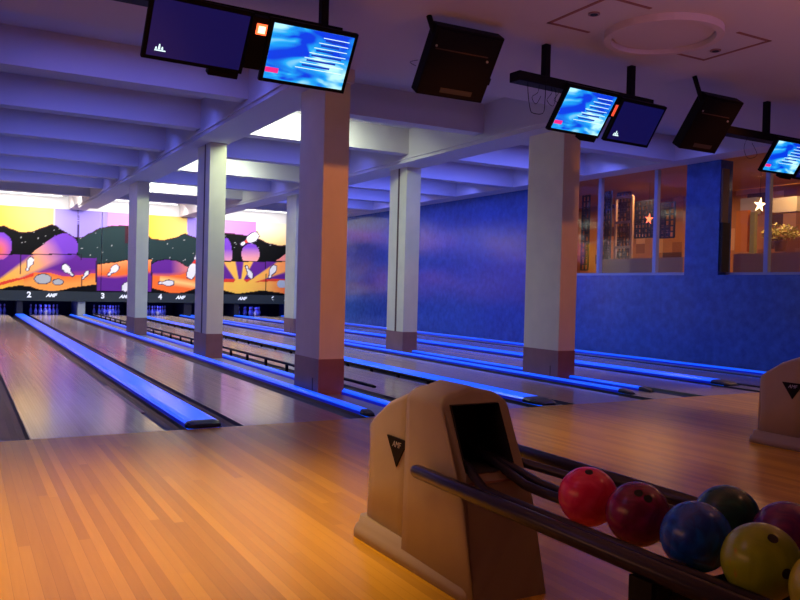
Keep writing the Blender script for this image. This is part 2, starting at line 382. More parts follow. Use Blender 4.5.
def paint(px, py):
    if px < -8: px = -16-px
    t, b = interp(TOP, px), interp(BOT, px)
    h = pin_hit(px, py)
    if h and not (h[1] == 8 and False):
        if h[1] in (6, 8) and .62 < h[0] < .8: return RED
        return WHT
    if pin_hit(px, py, .9): return (.05, .02, .08)
    if ((px-43)/8)**2+((py-279)/4.6)**2 < 1 or ((px-58)/5)**2+((py-282)/2.6)**2 < 1: return GRY
    if ((px-43)/9)**2+((py-279)/5.5)**2 < 1 or ((px-58)/6)**2+((py-282)/3.4)**2 < 1: return (.04, .03, .06)
    if ((px-282)/5)**2+((py-284)/4)**2 < 1: return (.42, .5, .62)
    if py > b: return BLK
    if py < t:
        if px < 55: return mixc(YEL, PYEL, (px+5)/55+.1*(1-(py-207)/25)) if px < 53.6 else (.85, .8, .8)
        if 77.4 < px < 79 and (py > 224 or int(py*1.1) % 2): return (.05, .02, .12)
        if px < 108: return mixc(LIL, (.40, .33, .85), (77-px)/20)
        if px < 140: return PNK
        if px < 187.5: return mixc(YEL, PYEL, (px-148)/42)
        if px < 210: return LIL
        if px < 256: return mixc(PNK, (.55, .2, .75), (px-228)/28)
        return mixc((1, .82, .55), (1, .6, .2), (py-228)/20)
    if abs(py-t) < 1: return (.05, .01, .02)
    dark = TEAL if 78 < px < 205 else BLK
    if 125 < px < 140 and py < 243: dark = (.05, .01, .02)
    if 48 < px < 78 and py < 236: dark = BLK
    for sx, sy in STARS:
        if dark in (TEAL, BLK) and abs(px-sx) < .5 and abs(py-sy) < .5: dark = (.4, .4, .4); break
    # seams
    if abs(py-254.3) < .45 and px < 80: return BLK
    if py > 254 and (abs(px-20.7) < .35 or abs(px-81.5) < .35): return (.02, .01, .03)
    if py > 261 and (95.7 < px < 97.4 or abs(px-151.6) < .5): return (.03, .01, .05)
    if abs(py-261.4) < .5 and px > 215: return BLK
    if py > 261 and abs(px-265.7) < .35: return BLK
    if px <= 96.4:
        # comet
        dx, dy = px+12, py-290; L = math.hypot(80, 45); ux, uy = 80/L, -45/L
        s = (dx*ux+dy*uy)/L; d = abs(-dx*uy+dy*ux); w_ = 3+12.5*max(0, s)
        com = (0 <= s <= .93 and d < w_) or math.hypot(px-64, py-247.5) < 14
        ccol = mixc(YEL, mixc((.95, .38, .16), VIO, (s-.62)/.3), (s-.15)/.5)
        if s > .6: ccol = mixc(ccol, VIO, (py-244)/-14+.1)
        lb = math.hypot((px+1)/13, (py-246)/14) < 1
        if lb: return mixc(ORG, VIO, (math.hypot((px+1)/13, (py-250)/14))*.95)
        if py < 254.5 or py < interp([(0, 254), (75, 254), (80, 257.5), (96, 258)], px):
            return ccol if (com and d < w_*1.0+.01) else dark
        o = interp([(0, 281), (20, 278), (35, 272.5), (50, 273), (65, 276.5), (80, 275), (96, 273)], px)
        if py > o:
            base = mixc(ORG, (1, .36, .07), (py-o)/8)
            if px < 24: base = mixc(YEL, base, (px-4)/30)
            if px < 34 and abs(py-(284-px*.28)) < 1.6: base = RED
            return base
        if com: return mixc(ccol, PUR, fade(d, w_*.75, w_*.5))
        return mixc(PUR, (.42, .05, .22), fade(py, o-2, 6))
    if px < 151.5:
        e = interp([(97, 264.5), (115, 262.5), (128, 260), (151, 259.5)], px)
        if py < e: return dark if py < e-1 else BLK
        o = interp([(97, 276), (115, 277), (140, 274), (151, 272)], px)
        return mixc(mixc((1, .34, .12), ORG, (py-e)/10), PUR, fade(py, o, 3.5))
    if px < 212:
        e = interp([(152, 264), (158, 261), (166, 259.7), (176, 261), (188, 267), (196, 262)], px)
        if py < e: return dark if py < e-1 or px > 185 else BLK
        o = interp([(152, 276), (170, 276), (180, 275), (190, 272), (196, 270)], px)
        if py < o: return mixc(mixc(PUR, (.85, .25, .2), fade(px, 180, 18)), (.7, .12, .1), fade(py, o-2, 3))
        return mixc(ORG, PYEL, 1-abs(py-(278+(px-152)*.16))/5) if px > 160 else ORG
    # fan on the right
    if math.hypot((px-250.5)/9, (py-254)/10.5) < 1 and py < 261.5: return mixc((.85, .35, .35), VIO, fade(-py, -253, 12))
    if math.hypot((px-226)/6, (py-254)/16) < 1 and py < 261.5: return mixc((.8, .35, .4), VIO, fade(-py, -256, 14))
    cx, cy = 240, 287; ang = math.degrees(math.atan2(cy-py, px-cx)); rad = math.hypot(px-cx, py-cy)
    rayv = min(abs(ang-72)/9, abs(ang-26)/7.5, abs(ang-112)/11)
    if py < 261.5: return mixc(ORG, (.75, .3, .35), .7) if (abs(ang-30) < 6) else dark
    glow = mixc((1, .62, .08), (1, .34, .1), rad/48)
    if py > 283-abs(px-240)*.05 or rad < 8: return mixc(glow, ORG, fade(px, 280, 20))
    return mixc(glow, PUR if py < 279 else RED, fade(rayv, 1.05, .35))

mm = bpy.data.materials.new('mural_print'); mm.use_nodes = True
nt = mm.node_tree; vc = nt.nodes.new('ShaderNodeVertexColor'); vc.layer_name = 'print'
nt.links.new(vc.outputs[0], nt.nodes['Principled BSDF'].inputs['Base Color']); nt.nodes['Principled BSDF'].inputs['Roughness'].default_value = .6; nt.nodes['Principled BSDF'].inputs['Specular IOR Level'].default_value = .12
def mural(name, X0, X1, Z0, Z1, parent, dx=.035, dz=.028):
    nx, nz = int((X1-X0)/dx), int((Z1-Z0)/dz)
    me = bpy.data.meshes.new(name); V = []; F = []; cols = []
    for j in range(nz+1):
        for i in range(nx+1):
            x, z = X0+(X1-X0)*i/nx, Z0+(Z1-Z0)*j/nz
            V.append((x, 0, z)); px, py = proj((x, PIT, z)); cols.append(paint(px, py))
    for j in range(nz):
        for i in range(nx):
            a = j*(nx+1)+i; F.append((a, a+1, a+nx+2, a+nx+1))
    base = len(V)
    V += [(X0, .03, Z0), (X1, .03, Z0), (X1, .03, Z1), (X0, .03, Z1)]; cols += [BLK]*4
    F.append((base+3, base+2, base+1, base))
    c = [0, nx, (nx+1)*nz+nx, (nx+1)*nz]
    F += [(c[1], c[0], base, base+1), (c[2], c[1], base+1, base+2), (c[3], c[2], base+2, base+3), (c[0], c[3], base+3, base)]
    me.from_pydata(V, [], F); ca = me.color_attributes.new('print', 'FLOAT_COLOR', 'POINT')
    for i, q in enumerate(cols): ca.data[i].color = (*q, 1)
    me.materials.append(mm); o = bpy.data.objects.new(name, me); C.objects.link(o); o.parent = parent
    return o
def logo(M, s, mt, parent, name='logo'):
    return text_mesh(name, 'AMF', s, M, mt, parent, shear=.35, bold=.012*s/.2)
RX = Matrix.Rotation(pi/2, 4, 'X')
units = [(XL+.02, 4.71, 'left', [(2.262, '2')], [2.992]),
         (4.71, 8.45, 'middle', [(4.76+.02, '3'), (6.9, '4')], [5.55, 7.674]),
         (8.45, XR-.02, 'right', [(9.3, '5'), (11.52, '6')], [10.2, 12.2])]
NAMES = ['colourful bowling mural masking panel with comet and grey pins above the left lanes', 'colourful masking panel with orange wave and flying pins above the lanes numbered 3 and 4', 'colourful masking panel with yellow starburst above the lanes by the blue wall']
for (a, b, nm, nums, lgs), lb in zip(units, NAMES):
    r = empty('masking_unit', (0, PIT, 0)); tag(r, lb, 'mural')
    mural('mural_panel', a+.01, b-.01, .90, 3.915, r)
    f_ = MB().box(a+.005, b-.005, -.02, .03, .53, .895).build('fascia', M_FASC, r)
    for x, n in nums: text_mesh('lane_number', n, .28, Matrix.Translation((x, -.025, .745)) @ RX, M_WHITE, f_, bold=.012)
    for x in lgs: logo(Matrix.Translation((x, -.025, .735)) @ RX, .17, M_WHITE, f_)
for i, (x, wd, mt, lb) in enumerate([(4.05, .26, M_POST, 'light grey post under the masking board between the pin decks of lanes 2 and 3'),
                  (1.97, .2, M_NOSE, 'black kickback panel at the far end of the nearest wide blue capping'), (6.0, .2, M_NOSE, 'black kickback panel between the pin decks of lanes 3 and 4'),
                  (8.0, .3, M_NOSE, 'black kickback panel at the far end of the second row of columns'), (10.0, .2, M_NOSE, 'black kickback panel between the last two pin decks')]):
    o = box('pit_divider', mt, x-wd/2, x+wd/2, PIT+.06, PIT+2.0, -.12, .53); tag(o, lb, 'divider', 'pit dividers under the masking board')

# pins
def pin_mesh():
    prof = [(0, 0), (.026, 0), (.035, .03), (.055, .09), (.06, .115), (.056, .15), (.04, .20), (.026, .245), (.0235, .26), (.025, .29), (.031, .325), (.032, .345), (.026, .368), (.012, .38), (0, .381)]
    b = MB(); n = 14; rings = []
    for r_, z in prof[1:-1]: rings.append([b.bm.verts.new((r_*cos(2*pi*k/n), r_*sin(2*pi*k/n), z)) for k in range(n)])
    for q, (A, B) in enumerate(zip(rings, rings[1:])):
        for k in range(n): b.bm.faces.new((A[k], A[(k+1) % n], B[(k+1) % n], B[k])).material_index = 1 if q == 7 else 0
    b.bm.faces.new(rings[0][::-1]); b.bm.faces.new(rings[-1]); return b
pin0 = pin_mesh().build('bowling_pin', [M_PIN, M_PINR], smooth=True)
first = True
for ln, (p, s) in {1: (0, -1), 2: (0, 1), 3: (1, -1), 4: (1, 1), 6: (2, 1)}.items():
    cx = PAIRS[p]+s*.895
    where = {1: 'at the end of the leftmost lane', 2: 'under the lane number two', 3: 'under the lane number three', 4: 'under the lane number four', 6: 'under the lane number six near the blue wall'}[ln]
    for row in range(4):
        for j in range(row+1):
            o = pin0 if first else pin0.copy()
            if not first: C.objects.link(o)
            first = False
            o.location = (cx+(j-row/2)*.305, 31.75+row*.264, 0)
            tag(o, 'white bowling pin standing %s' % where, 'bowling pin', 'ten pins standing ' + where)

# ------------------------------------------------------------------ ball return
def rounded(w2, h, r, n=7, taper=.06):
    pts = [(-w2, 0), (-w2*(1-taper*.5), (h-r)*.5)]
    for k in range(n+1):
        a = pi - k*(pi/2)/n; pts.append((-w2*(1-taper)+r + r*cos(a), h-r + r*.62*sin(a)))
    pts.append((0, h-r+r*.62+.022))
    L = pts[:]; R = [(-x, z) for x, z in L[:-1]][::-1]
    return L+R
def loft(b, secs):
    rings = [[b.bm.verts.new(p) for p in s] for s in secs]
    n = len(rings[0])
    for A, B in zip(rings, rings[1:]):
        for i in range(n-1): b.bm.faces.new((A[i], A[i+1], B[i+1], B[i])).smooth = True
        b.bm.faces.new((A[n-1], A[0], B[0], B[n-1]))
    b.bm.faces.new(rings[0]); b.bm.faces.new(rings[-1][::-1])
def boolean(o, cutter):
    md = o.modifiers.new('b', 'BOOLEAN'); md.object = cutter; md.operation = 'DIFFERENCE'; md.solver = 'EXACT'
    dg = bpy.context.evaluated_depsgraph_get(); dg.update()
    me = bpy.data.meshes.new_from_object(o.evaluated_get(dg)); o.modifiers.clear(); o.data = me
    bpy.data.objects.remove(cutter)
def yfront(z): return -.33+.33*(max(z, 0)/.86)**1.5
CXR = 2.135; CYR = 2.96
HX = -.085
def make_return():
    r = empty('ball_return', (CXR, CYR, 0))
    # hood: sloping front, arched top (local y: 0 = top of the front face)
    b = MB(); out = rounded(.195, .885, .11)
    secs = []
    for t in (0, .04, .12, .9, 1.0):
        k = 1.0 if t > .0 else .965
        if t == .04: k = .992
        sec = []
        for x, z in out:
            y0 = yfront(z)+.015*(1-min(1, abs(x)/.25))*0; y1 = .27
            sec.append((x*k+HX, y0+(y1-y0)*t, z*(k if z > .5 else 1)))
        secs.append(sec)
    loft(b, secs); hood = b.build('hood', M_HOOD, r)
    cut = MB().mbox(Matrix.Identity(4), HX-.135, HX+.13, -.5, .14, .51, .79).build('cut', M_DARK, r)
    boolean(hood, cut)
    # dark throat lining the opening
    th = MB(); a0, a1, b0, b1 = HX-.132, HX+.127, .513, .787; yb = .13
    th.poly([(a0, yb, b0), (a1, yb, b0), (a1, yb, b1), (a0, yb, b1)])
    for q in (((a0, b0), (a1, b0)), ((a1, b0), (a1, b1)), ((a1, b1), (a0, b1)), ((a0, b1), (a0, b0))):
        (x0, z0), (x1, z1) = q
        th.poly([(x0, yfront(z0)+.004, z0), (x1, yfront(z1)+.004, z1), (x1, yb, z1), (x0, yb, z0)])
    th.build('throat', M_DARK, r)
    # seam around the lower front panel, just proud of the hood
    se = MB()
    se.poly([(HX-.17, yfront(.47)-.003, .47), (HX+.17, yfront(.47)-.003, .47), (HX+.17, yfront(.478)-.003, .478), (HX-.17, yfront(.478)-.003, .478)], Vector((0, .006, 0)))
    se.build('seam', M_PLINTH, r)
    # lower tail behind the hood
    b = MB(); secs = []
    for y, h, w2 in ((.25, .845, .178), (.36, .815, .177), (.50, .765, .175), (.64, .68, .17), (.70, .64, .166), (.715, .615, .155)):
        sec = []
        for x, z in rounded(w2, h, .06):
            yy = y - (.03*sin(min(1, z/.62)*pi) if y > .6 else 0)
            sec.append((x+HX, yy, z))
        secs.append(sec)
    loft(b, secs); b.build('tail_cover', M_HOOD, r)
    # flared base
    b = MB(); secs = []
    def ring(o, z):
        pts = []
        for cx, cy, a in ((HX+.125, -.25, -90), (HX+.14, .71, 0), (HX-.155, .71, 90), (HX-.135, -.25, 180)):
            for k in range(5):
                t = radians(a+k*22.5); pts.append((cx+(.055+o)*cos(t), cy+(.055+o)*sin(t)*1.0, z))
        return pts
    rings = [[b.bm.verts.new(p) for p in ring(o, z)] for o, z in ((.012, 0), (.012, .035), (.004, .055), (-.012, .072), (-.02, .11))]
    for A, B in zip(rings, rings[1:]):
        for i in range(20): b.bm.faces.new((A[i], A[(i+1) % 20], B[(i+1) % 20], B[i])).smooth = True
    b.bm.faces.new(rings[0][::-1]); b.bm.faces.new(rings[-1]); b.build('base', M_HOODF, r)
    # triangular emblem on the left cheek
    ex = HX-.178; e = MB(); ey, ez = .37, .52
    e.poly([(ex, ey+.1, ez+.055), (ex-.0, ey-.1, ez+.055), (ex, ey, ez-.085)], Vector((.03, 0, 0)))
    eo = e.build('emblem', M_BLACK, r)
    Mx = Matrix.Translation((ex-.001, ey, ez+.022)) @ Matrix.Rotation(-pi/2, 4, 'Z') @ RX
    text_mesh('emblem_lettering', 'AMF', .042, Mx, M_SILVER, eo, shear=.3, depth=.001)
    # rack: two guard rails, four track tubes, arms and pedestal
    yN = -2.5
    for s in (-1, 1):
        X = s*.362-.0+.035
        MB().tube([(X, .10+(.40 if s > 0 else 0), .485), (X, .085+(.40 if s > 0 else 0), .485), (X, .06+(.40 if s > 0 else 0), .485), (X, yN, .485)], [.012, .024, .031, .031], 16).build('guard_rail', M_RAIL, r)
    for x, xi in ((-.217, -.18), (-.003, -.02), (.073, .02), (.287, .10)):
        MB().tube([(xi, .1, .56), (xi, -.12, .53), (x, -.30, .474), (x, -.42, .470), (x, yN, .470)], .021, 12).build('track_rail', M_RAIL, r)
    for y in (-1.32, -2.2):
        a = MB(); a.box(-.33, .40, y-.03, y+.03, .375, .415); a.box(-.345, -.30, y-.03, y+.03, .375, .475); a.box(.375, .42, y-.03, y+.03, .375, .475)
        a.build('cross_arm', M_BLACKM, r)
    p = MB(); p.box(-.36, -.275, -1.34, -1.25, .0, .46); p.build('leg', M_BLACKM, r)
    p = MB(); p.box(.34, .425, -1.365, -1.275, .0, .46); p.build('leg', M_BLACKM, r)
    return r
ret = make_return(); tag(ret, 'large beige ball return hood with black rails in the foreground, holding the coloured balls', 'ball return', 'ball returns')
r2 = copy_tree(ret); r2.location = (CXR+4.42, CYR+.92, 0); tag(r2, 'beige ball return hood cut off by the right edge of the picture', 'ball return', 'ball returns')

# balls
def ball_mat(name, a, b_, scale=3, rough=.12, c3=None):
    mt = bpy.data.materials.new(name); mt.use_nodes = True; nt = mt.node_tree; b = nt.nodes['Principled BSDF']
    tc = nt.nodes.new('ShaderNodeTexCoord'); n = nt.nodes.new('ShaderNodeTexNoise'); n.inputs['Scale'].default_value = scale*3; n.inputs['Detail'].default_value = 6; n.inputs['Distortion'].default_value = 1.6
    nt.links.new(tc.outputs['Object'], n.inputs['Vector']); r = nt.nodes.new('ShaderNodeValToRGB'); cr = r.color_ramp
    cr.elements[0].position = .38; cr.elements[1].position = .62; cr.elements[0].color = (*a, 1); cr.elements[1].color = (*b_, 1)
    if c3: e = cr.elements.new(.7); e.color = (*c3, 1)
    nt.links.new(n.outputs['Fac'], r.inputs['Fac']); nt.links.new(r.outputs['Color'], b.inputs['Base Color'])
    b.inputs['Roughness'].default_value = .24; b.inputs['Specular IOR Level'].default_value = .5
    return mt
def ball(px, py, col, label, holes, zc=.5455):
    p = at(px, py, 2, zc)
    b = MB(); bmesh.ops.create_uvsphere(b.bm, u_segments=48, v_segments=32, radius=.109)
    o = b.build('bowling_ball', col, smooth=True); o.location = p; tag(o, label, 'bowling ball', 'bowling balls on the ball return')
    for hx, hy in holes:                        # finger holes where the photograph shows them
        d = ray(hx, hy).normalized(); oc = Vector((0, 0, H))-p
        B_ = oc.dot(d); disc = B_*B_-(oc.length_squared-.109**2)
        if disc < 0: continue
        q = (oc + d*(-B_-math.sqrt(disc))).normalized()
        hb = MB(); hb.tube([q*.1045, q*.1096], .0145, 18); hb.build('finger_hole', M_DARK, o)
    return o
BALLS = [((588, 496.5), ball_mat('ball_pink', (.85, .01, .10), (1.0, .06, .20)), 'bright pink red ball nearest the ball return hood', [(589, 472)]),
         ((638, 514), ball_mat('ball_maroon', (.16, .005, .05), (.32, .012, .11)), 'dark maroon red ball between the pink ball and the blue ball', [(638.5, 493), (648, 498.5)]),
         ((696, 536.5), ball_mat('ball_blue', (.005, .05, .40), (.01, .13, .75), 5), 'deep blue ball between the maroon ball and the yellow ball', []),
         ((761, 561.5), ball_mat('ball_yellow', (.26, .36, .008), (.38, .50, .015), 2, .15, (.65, .22, .02)), 'yellow green ball with an orange smear in the front row', [(773, 538.5), (787, 574)]),
         ((727, 517.5), ball_mat('ball_green', (.005, .05, .045), (.01, .09, .08)), 'dark green ball in the back row behind the blue ball', []),
         ((788, 536.5), ball_mat('ball_violet', (.10, .01, .14), (.24, .02, .14), 4), 'dark violet red ball in the back row behind the yellow ball', []),
         ((835, 592), ball_mat('ball_lime', (.40, .42, .02), (.55, .52, .05)), 'yellow green ball cut off by the bottom right corner', [])]
for (p, m_, lb, hl) in BALLS: ball(p[0], p[1], m_, lb, hl)

# ------------------------------------------------------------------ screens on the ceiling
def screen_mat():
    mt = bpy.data.materials.new('lit_screen'); mt.use_nodes = True; nt = mt.node_tree; b = nt.nodes['Principled BSDF']; L = nt.links
    b.inputs['Base Color'].default_value = (.01, .01, .01, 1); b.inputs['Roughness'].default_value = .15
    tc = nt.nodes.new('ShaderNodeTexCoord'); mp = nt.nodes.new('ShaderNodeMapping'); mp.inputs['Scale'].default_value = (1.6, 1, 3.2); mp.inputs['Rotation'].default_value = (0, .5, 0)
    L.new(tc.outputs['Generated'], mp.inputs[0]); n = nt.nodes.new('ShaderNodeTexNoise'); n.inputs['Scale'].default_value = .95; n.inputs['Distortion'].default_value = 1.1; n.inputs['Detail'].default_value = 2
    L.new(mp.outputs[0], n.inputs['Vector']); r = nt.nodes.new('ShaderNodeValToRGB'); cr = r.color_ramp
    cr.elements[0].position = .36; cr.elements[0].color = (*lin(5, 60, 225), 1); cr.elements[1].position = .68; cr.elements[1].color = (*lin(190, 250, 255), 1)
    e = cr.elements.new(.52); e.color = (*lin(30, 170, 245), 1)
    L.new(n.outputs['Fac'], r.inputs['Fac']); L.new(r.outputs['Color'], b.inputs['Emission Color']); b.inputs['Emission Strength'].default_value = 1.15
    return mt
M_SCR = screen_mat()
M_SCRD = mat('idle_screen', (.004, .004, .02), .15, emit=lin(14, 14, 75), es=1.0)
M_LINE = mat('screen_white', (.1, .1, .1), .3, emit=(.75, .97, 1), es=1.3)
M_LINEB = mat('screen_blue', (.0, .0, .1), .3, emit=lin(20, 60, 190), es=1.0)
M_PINK = mat('screen_pink', (.1, 0, .05), .3, emit=lin(235, 40, 130), es=1.2)
M_RED = mat('red_lamp', (.4, .02, .01), .3, emit=(1.0, .10, .03), es=3.2)
M_REDC = mat('lamp_core', (.4, .2, .1), .3, emit=(1.0, .62, .35), es=3)
def television(p, w, h, tilt, yaw, lit, label, group='televisions over the approach', chin=True):
    # local: x right, z up along the screen, y = away from the viewer; origin at the top left front corner
    r = empty('television', p); r.rotation_euler = (radians(tilt), 0, radians(yaw))
    tag(r, label, 'television', group)
    bz = .035
    MB().box(0, w, .0, .05, -h, 0).build('casing', M_BLACK, r, .008)
    MB().box(.08, w-.08, .05, .10, -h+.07, -.05).build('back_cover', M_BLACK, r)
    if lit:
        s = MB().box(bz, w-bz, -.003, .0, -h+bz, -bz).build('screen', M_SCR, r)
        W, Hh = w-2*bz, h-2*bz
        for q in range(7):                      # rows of a score table, slanting left edge
            zz = -bz-Hh*(.10+.10*q); xa = bz+W*(.62-.045*q); xb = bz+W*.95
            MB().box(xa, xb, -.0042, -.003, zz-Hh*.012, zz).build('score_row', M_LINE, s)
            if q < 6: MB().box(xa+W*.03, xb-W*(.05+.06*(q % 3)), -.0042, -.003, zz-Hh*.065, zz-Hh*.03).build('score_row', M_LINEB, s)
        MB().box(bz, bz+W*.16, -.0042, -.003, -h+bz+Hh*.12, -h+bz+Hh*.21).build('screen_badge', M_PINK, s)
    else:
        s = MB().box(bz, w-bz, -.003, .0, -h+bz, -bz).build('screen', M_SCRD, r)
        ic = MB(); x0, z0 = bz+.06, -h+bz+.05
        ic.box(x0, x0+.09, -.0045, -.003, z0-.004, z0+.006)
        for dx, hh, ww in ((.01, .03, .018), (.035, .055, .02), (.06, .035, .018)):
            ic.poly([(x0+dx-ww/2, -.0045, z0+.01), (x0+dx+ww/2, -.0045, z0+.01), (x0+dx+ww*.25, -.0045, z0+hh), (x0+dx-ww*.25, -.0045, z0+hh)])
        ic.build('screen_icon', M_LINE, s)
    if chin: MB().box(w*.66, w*.97, .0, .09, -h-.055, -h+.002).build('speaker_box', M_BLACK, r, .01)
    return r
Zc = H
def rig(x0, x1, y0, yaw, z, label, posts, th=.06):
    r = empty('mounting_bar', (x0, y0, z), radians(yaw)); tag(r, label, 'mounting bar', 'television mounting bars')
    L = x1-x0
    MB().box(0, L, .06, .22, -.05, .05).build('beam', M_BLACKM, r, .006)
    for q in posts:
        MB().box(q-.035, q+.035, .10, .17, .05, CT-z).build('post', M_BLACKM, r)
    return r
television((1.291, 6.40, Zc+2.285), .86, .543, 35, 2, False, 'dark television with small white icon at the top left of the picture')
television((2.282, 6.40, Zc+2.268), .826, .557, 33, 0, True, 'lit blue television with score lines hanging above the thickest column', chin=False)
rig(1.0, 3.02, 6.50, 0, Zc+2.31, 'black bar carrying the two televisions at the top left', [1.86, .2])
television((5.57, 6.40, Zc+2.20), .775, .54, 36, 3, True, 'lit blue television beside hanging cables, above the beige column')
television((6.378, 6.43, Zc+2.17), .735, .513, 33, 3, False, 'dark television with white icon, right of the middle lit screen', chin=False)
rig(4.98, 7.02, 6.42, 3, Zc+2.22, 'black bar on two posts carrying the middle pair of televisions', [.42, 1.73])
television((9.32, 6.60, Zc+2.10), .72, .49, 33, 0, True, 'lit blue television at the right edge of the picture')
television((10.05, 6.62, Zc+2.07), .72, .49, 33, 0, False, 'dark television at the far right edge, right of the small lit screen', chin=False)
rig(8.30, 10.7, 6.70, 0, Zc+2.14, 'black bar reaching left from the rightmost televisions', [1.08])
def redlamp(p, label, yaw=0):
    r = empty('indicator_lamp', p, radians(yaw)); r.rotation_euler = (radians(34), 0, radians(yaw)); tag(r, label, 'indicator lamp', 'red lamps between televisions')
    MB().box(-.09, .06, .012, .10, -.36, .09).build('housing', M_BLACK, r, .006)
    MB().box(-.045, .045, -.004, .012, -.05, .04).build('lamp_frame', M_RED, r, .003)
    MB().box(-.03, .03, -.007, -.004, -.035, .025).build('lamp_glass', M_REDC, r)
redlamp((2.215, 6.45, Zc+2.17), 'glowing red square lamp between the two televisions at the top left')
# red lamp of the middle pair: narrow tall strip
r = empty('indicator_lamp', (6.36, 6.50, Zc+2.09)); r.rotation_euler = (radians(34), 0, radians(3)); tag(r, 'narrow glowing red lamp between the middle pair of televisions', 'indicator lamp', 'red lamps between televisions')
MB().box(-.03, .03, .01, .06, -.14, .03).build('housing', M_BLACK, r)
MB().box(-.018, .012, -.0, .01, -.12, .01).build('lamp_glass', mat('dim_red', (.3, .01, .01), .3, emit=(1, .09, .04), es=1.1), r)

def hanging_box(p, w, h, tilt, yaw, label, poff, d=.14):
    r = empty('hanging_monitor', p); r.rotation_euler = (radians(tilt), 0, radians(yaw)); tag(r, label, 'monitor', 'black boxes hanging between the televisions')
    MB().box(0, w, 0, d, -h, 0).build('casing', M_BLACK, r, .012)
    MB().box(.03, w-.03, -.006, 0, -h*.30, -.03).build('upper_panel', M_BLACKM, r)
    MB().box(.05, w-.12, -.010, -.004, -h*.30-.012, -h*.30).build('ledge', mat('ledge_dark', (.05, .03, .02), .4), r)
    MB().box(w*.32, w*.8, -.004, 0, -h+.05, -h+.10).build('vent', mat('vent_dark', (.03, .03, .04), .4), r)
    for x, z in ((.05, -h*.27), (w-.11, -h*.37)): MB().tube([(x, -.012, z), (x, 0, z)], .012, 10).build('glint_dot', M_SILVER, r)  # silver dots put in as bright reflections on the casing
    MB().box(w, w+.025, .02, .06, -h*.72, -h*.62).build('knob', M_BLACK, r)
    # arm up to the ceiling, straight in the room
    o = MB(); inv = r.rotation_euler.to_matrix().inverted()
    top = inv @ (Vector((p[0]+poff, p[1]+.12, CT))-Vector(p)); bot = Vector((poff if poff > 0 else .02, .05, -.10))
    o.tube([bot, top], .028, 8); o.build('arm', M_BLACKM, r)
    return r
hanging_box((3.92, 6.38, Zc+2.50), .77, .69, 36, -2, 'black hanging box in the middle of the ceiling left of the middle televisions', -.03)
hanging_box((7.70, 6.40, Zc+2.38), .66, .70, 36, 0, 'black hanging box to the right of the middle televisions, before the blue wall', -.10)

# loose cables under the middle bar
def cable(pts, label, r=.004):
    b = MB(); P = [Vector(p) for p in pts]; Q = []
    for i in range(len(P)-1):
        for k in range(6):
            t = k/6; p0, p1, p2, p3 = P[max(i-1, 0)], P[i], P[i+1], P[min(i+2, len(P)-1)]
            Q.append(.5*((2*p1)+(p2-p0)*t+(2*p0-5*p1+4*p2-p3)*t*t+(3*p1-p0-3*p2+p3)*t**3))
    Q.append(P[-1]); b.tube(Q, r, 6); o = b.build('cable', M_BLACKM); tag(o, label, 'cable', 'loose cables hanging at the television bars'); return o
def cb(lst, Y): return [at(x, y, 1, Y) for x, y in lst]
cable(cb([(528, 78), (528, 92), (530, 108), (533, 113), (543, 113), (545, 100), (546, 80)], 6.5), 'looped black cable hanging lowest under the left end of the middle bar')
cable(cb([(540, 80), (538, 92), (532, 97), (536, 104), (541, 96)], 6.52), 'curled black cable under the left end of the middle bar', .003)
cable(cb([(549, 82), (552, 92), (547, 100), (553, 106), (556, 95), (553, 84)], 6.54), 'kinked black cable beside the middle lit television', .003)
cable(cb([(556, 84), (559, 92), (554, 100), (560, 103)], 6.56), 'short black cable touching the middle lit television frame', .003)
cable(cb([(748, 136), (744, 148), (748, 158), (757, 155), (752, 143)], 6.72), 'thin cable loop under the rightmost bar', .003)
cable(cb([(418, 60), (410, 62), (416, 66)], 6.8), 'short wire sticking out left of the middle black hanging box', .003)

# ------------------------------------------------------------------ room behind the windows
CX1 = 17.2
mz = bpy.data.materials.new('cafe_mosaic'); mz.use_nodes = True; nt = mz.node_tree; b = nt.nodes['Principled BSDF']; L = nt.links
tc = nt.nodes.new('ShaderNodeTexCoord'); mp = nt.nodes.new('ShaderNodeMapping'); mp.inputs['Scale'].default_value = (2.4, 3.0, 3.6); L.new(tc.outputs['Object'], mp.inputs[0])
sn = nt.nodes.new('ShaderNodeVectorMath'); sn.operation = 'FLOOR'; L.new(mp.outputs[0], sn.inputs[0])
wn = nt.nodes.new('ShaderNodeTexWhiteNoise'); L.new(sn.outputs[0], wn.inputs['Vector'])
r = nt.nodes.new('ShaderNodeValToRGB'); cr = r.color_ramp; cr.interpolation = 'CONSTANT'
cr.elements[0].color = (.62, .25, .09, 1); cr.elements[1].position = .5; cr.elements[1].color = (.40, .13, .05, 1)
for p_, q in ((.68, (.12, .03, .03)), (.8, (.85, .48, .24)), (.9, (.50, .22, .12))): e = cr.elements.new(p_); e.color = (*q, 1)
L.new(wn.outputs['Value'], r.inputs['Fac'])
L.new(r.outputs['Color'], b.inputs['Base Color'])
w = MB(); w.box(CX1, CX1+.1, 2, 26, 0, 4.4)
tag(w.build('wall_far', mz), kind='structure')
M_ORW = mat('cafe_orange', (.55, .22, .08), .7)
w = MB(); w.box(XR+TH, CX1, 26, 26.1, 0, 4.4); w.box(XR+TH, CX1, 2, 2.1, 0, 4.4)
tag(w.build('wall_cafe', M_ORW), kind='structure')
tag(box('ceiling_cafe', mat('cafe_ceiling', (.5, .25, .16), .8), XR+TH, CX1+.1, 2, 26.1, 4.0, 4.1), kind='structure')
tag(box('floor_cafe', M_PLINTH, XR+TH, CX1+.1, 2, 26.1, -.2, -.1), kind='structure')
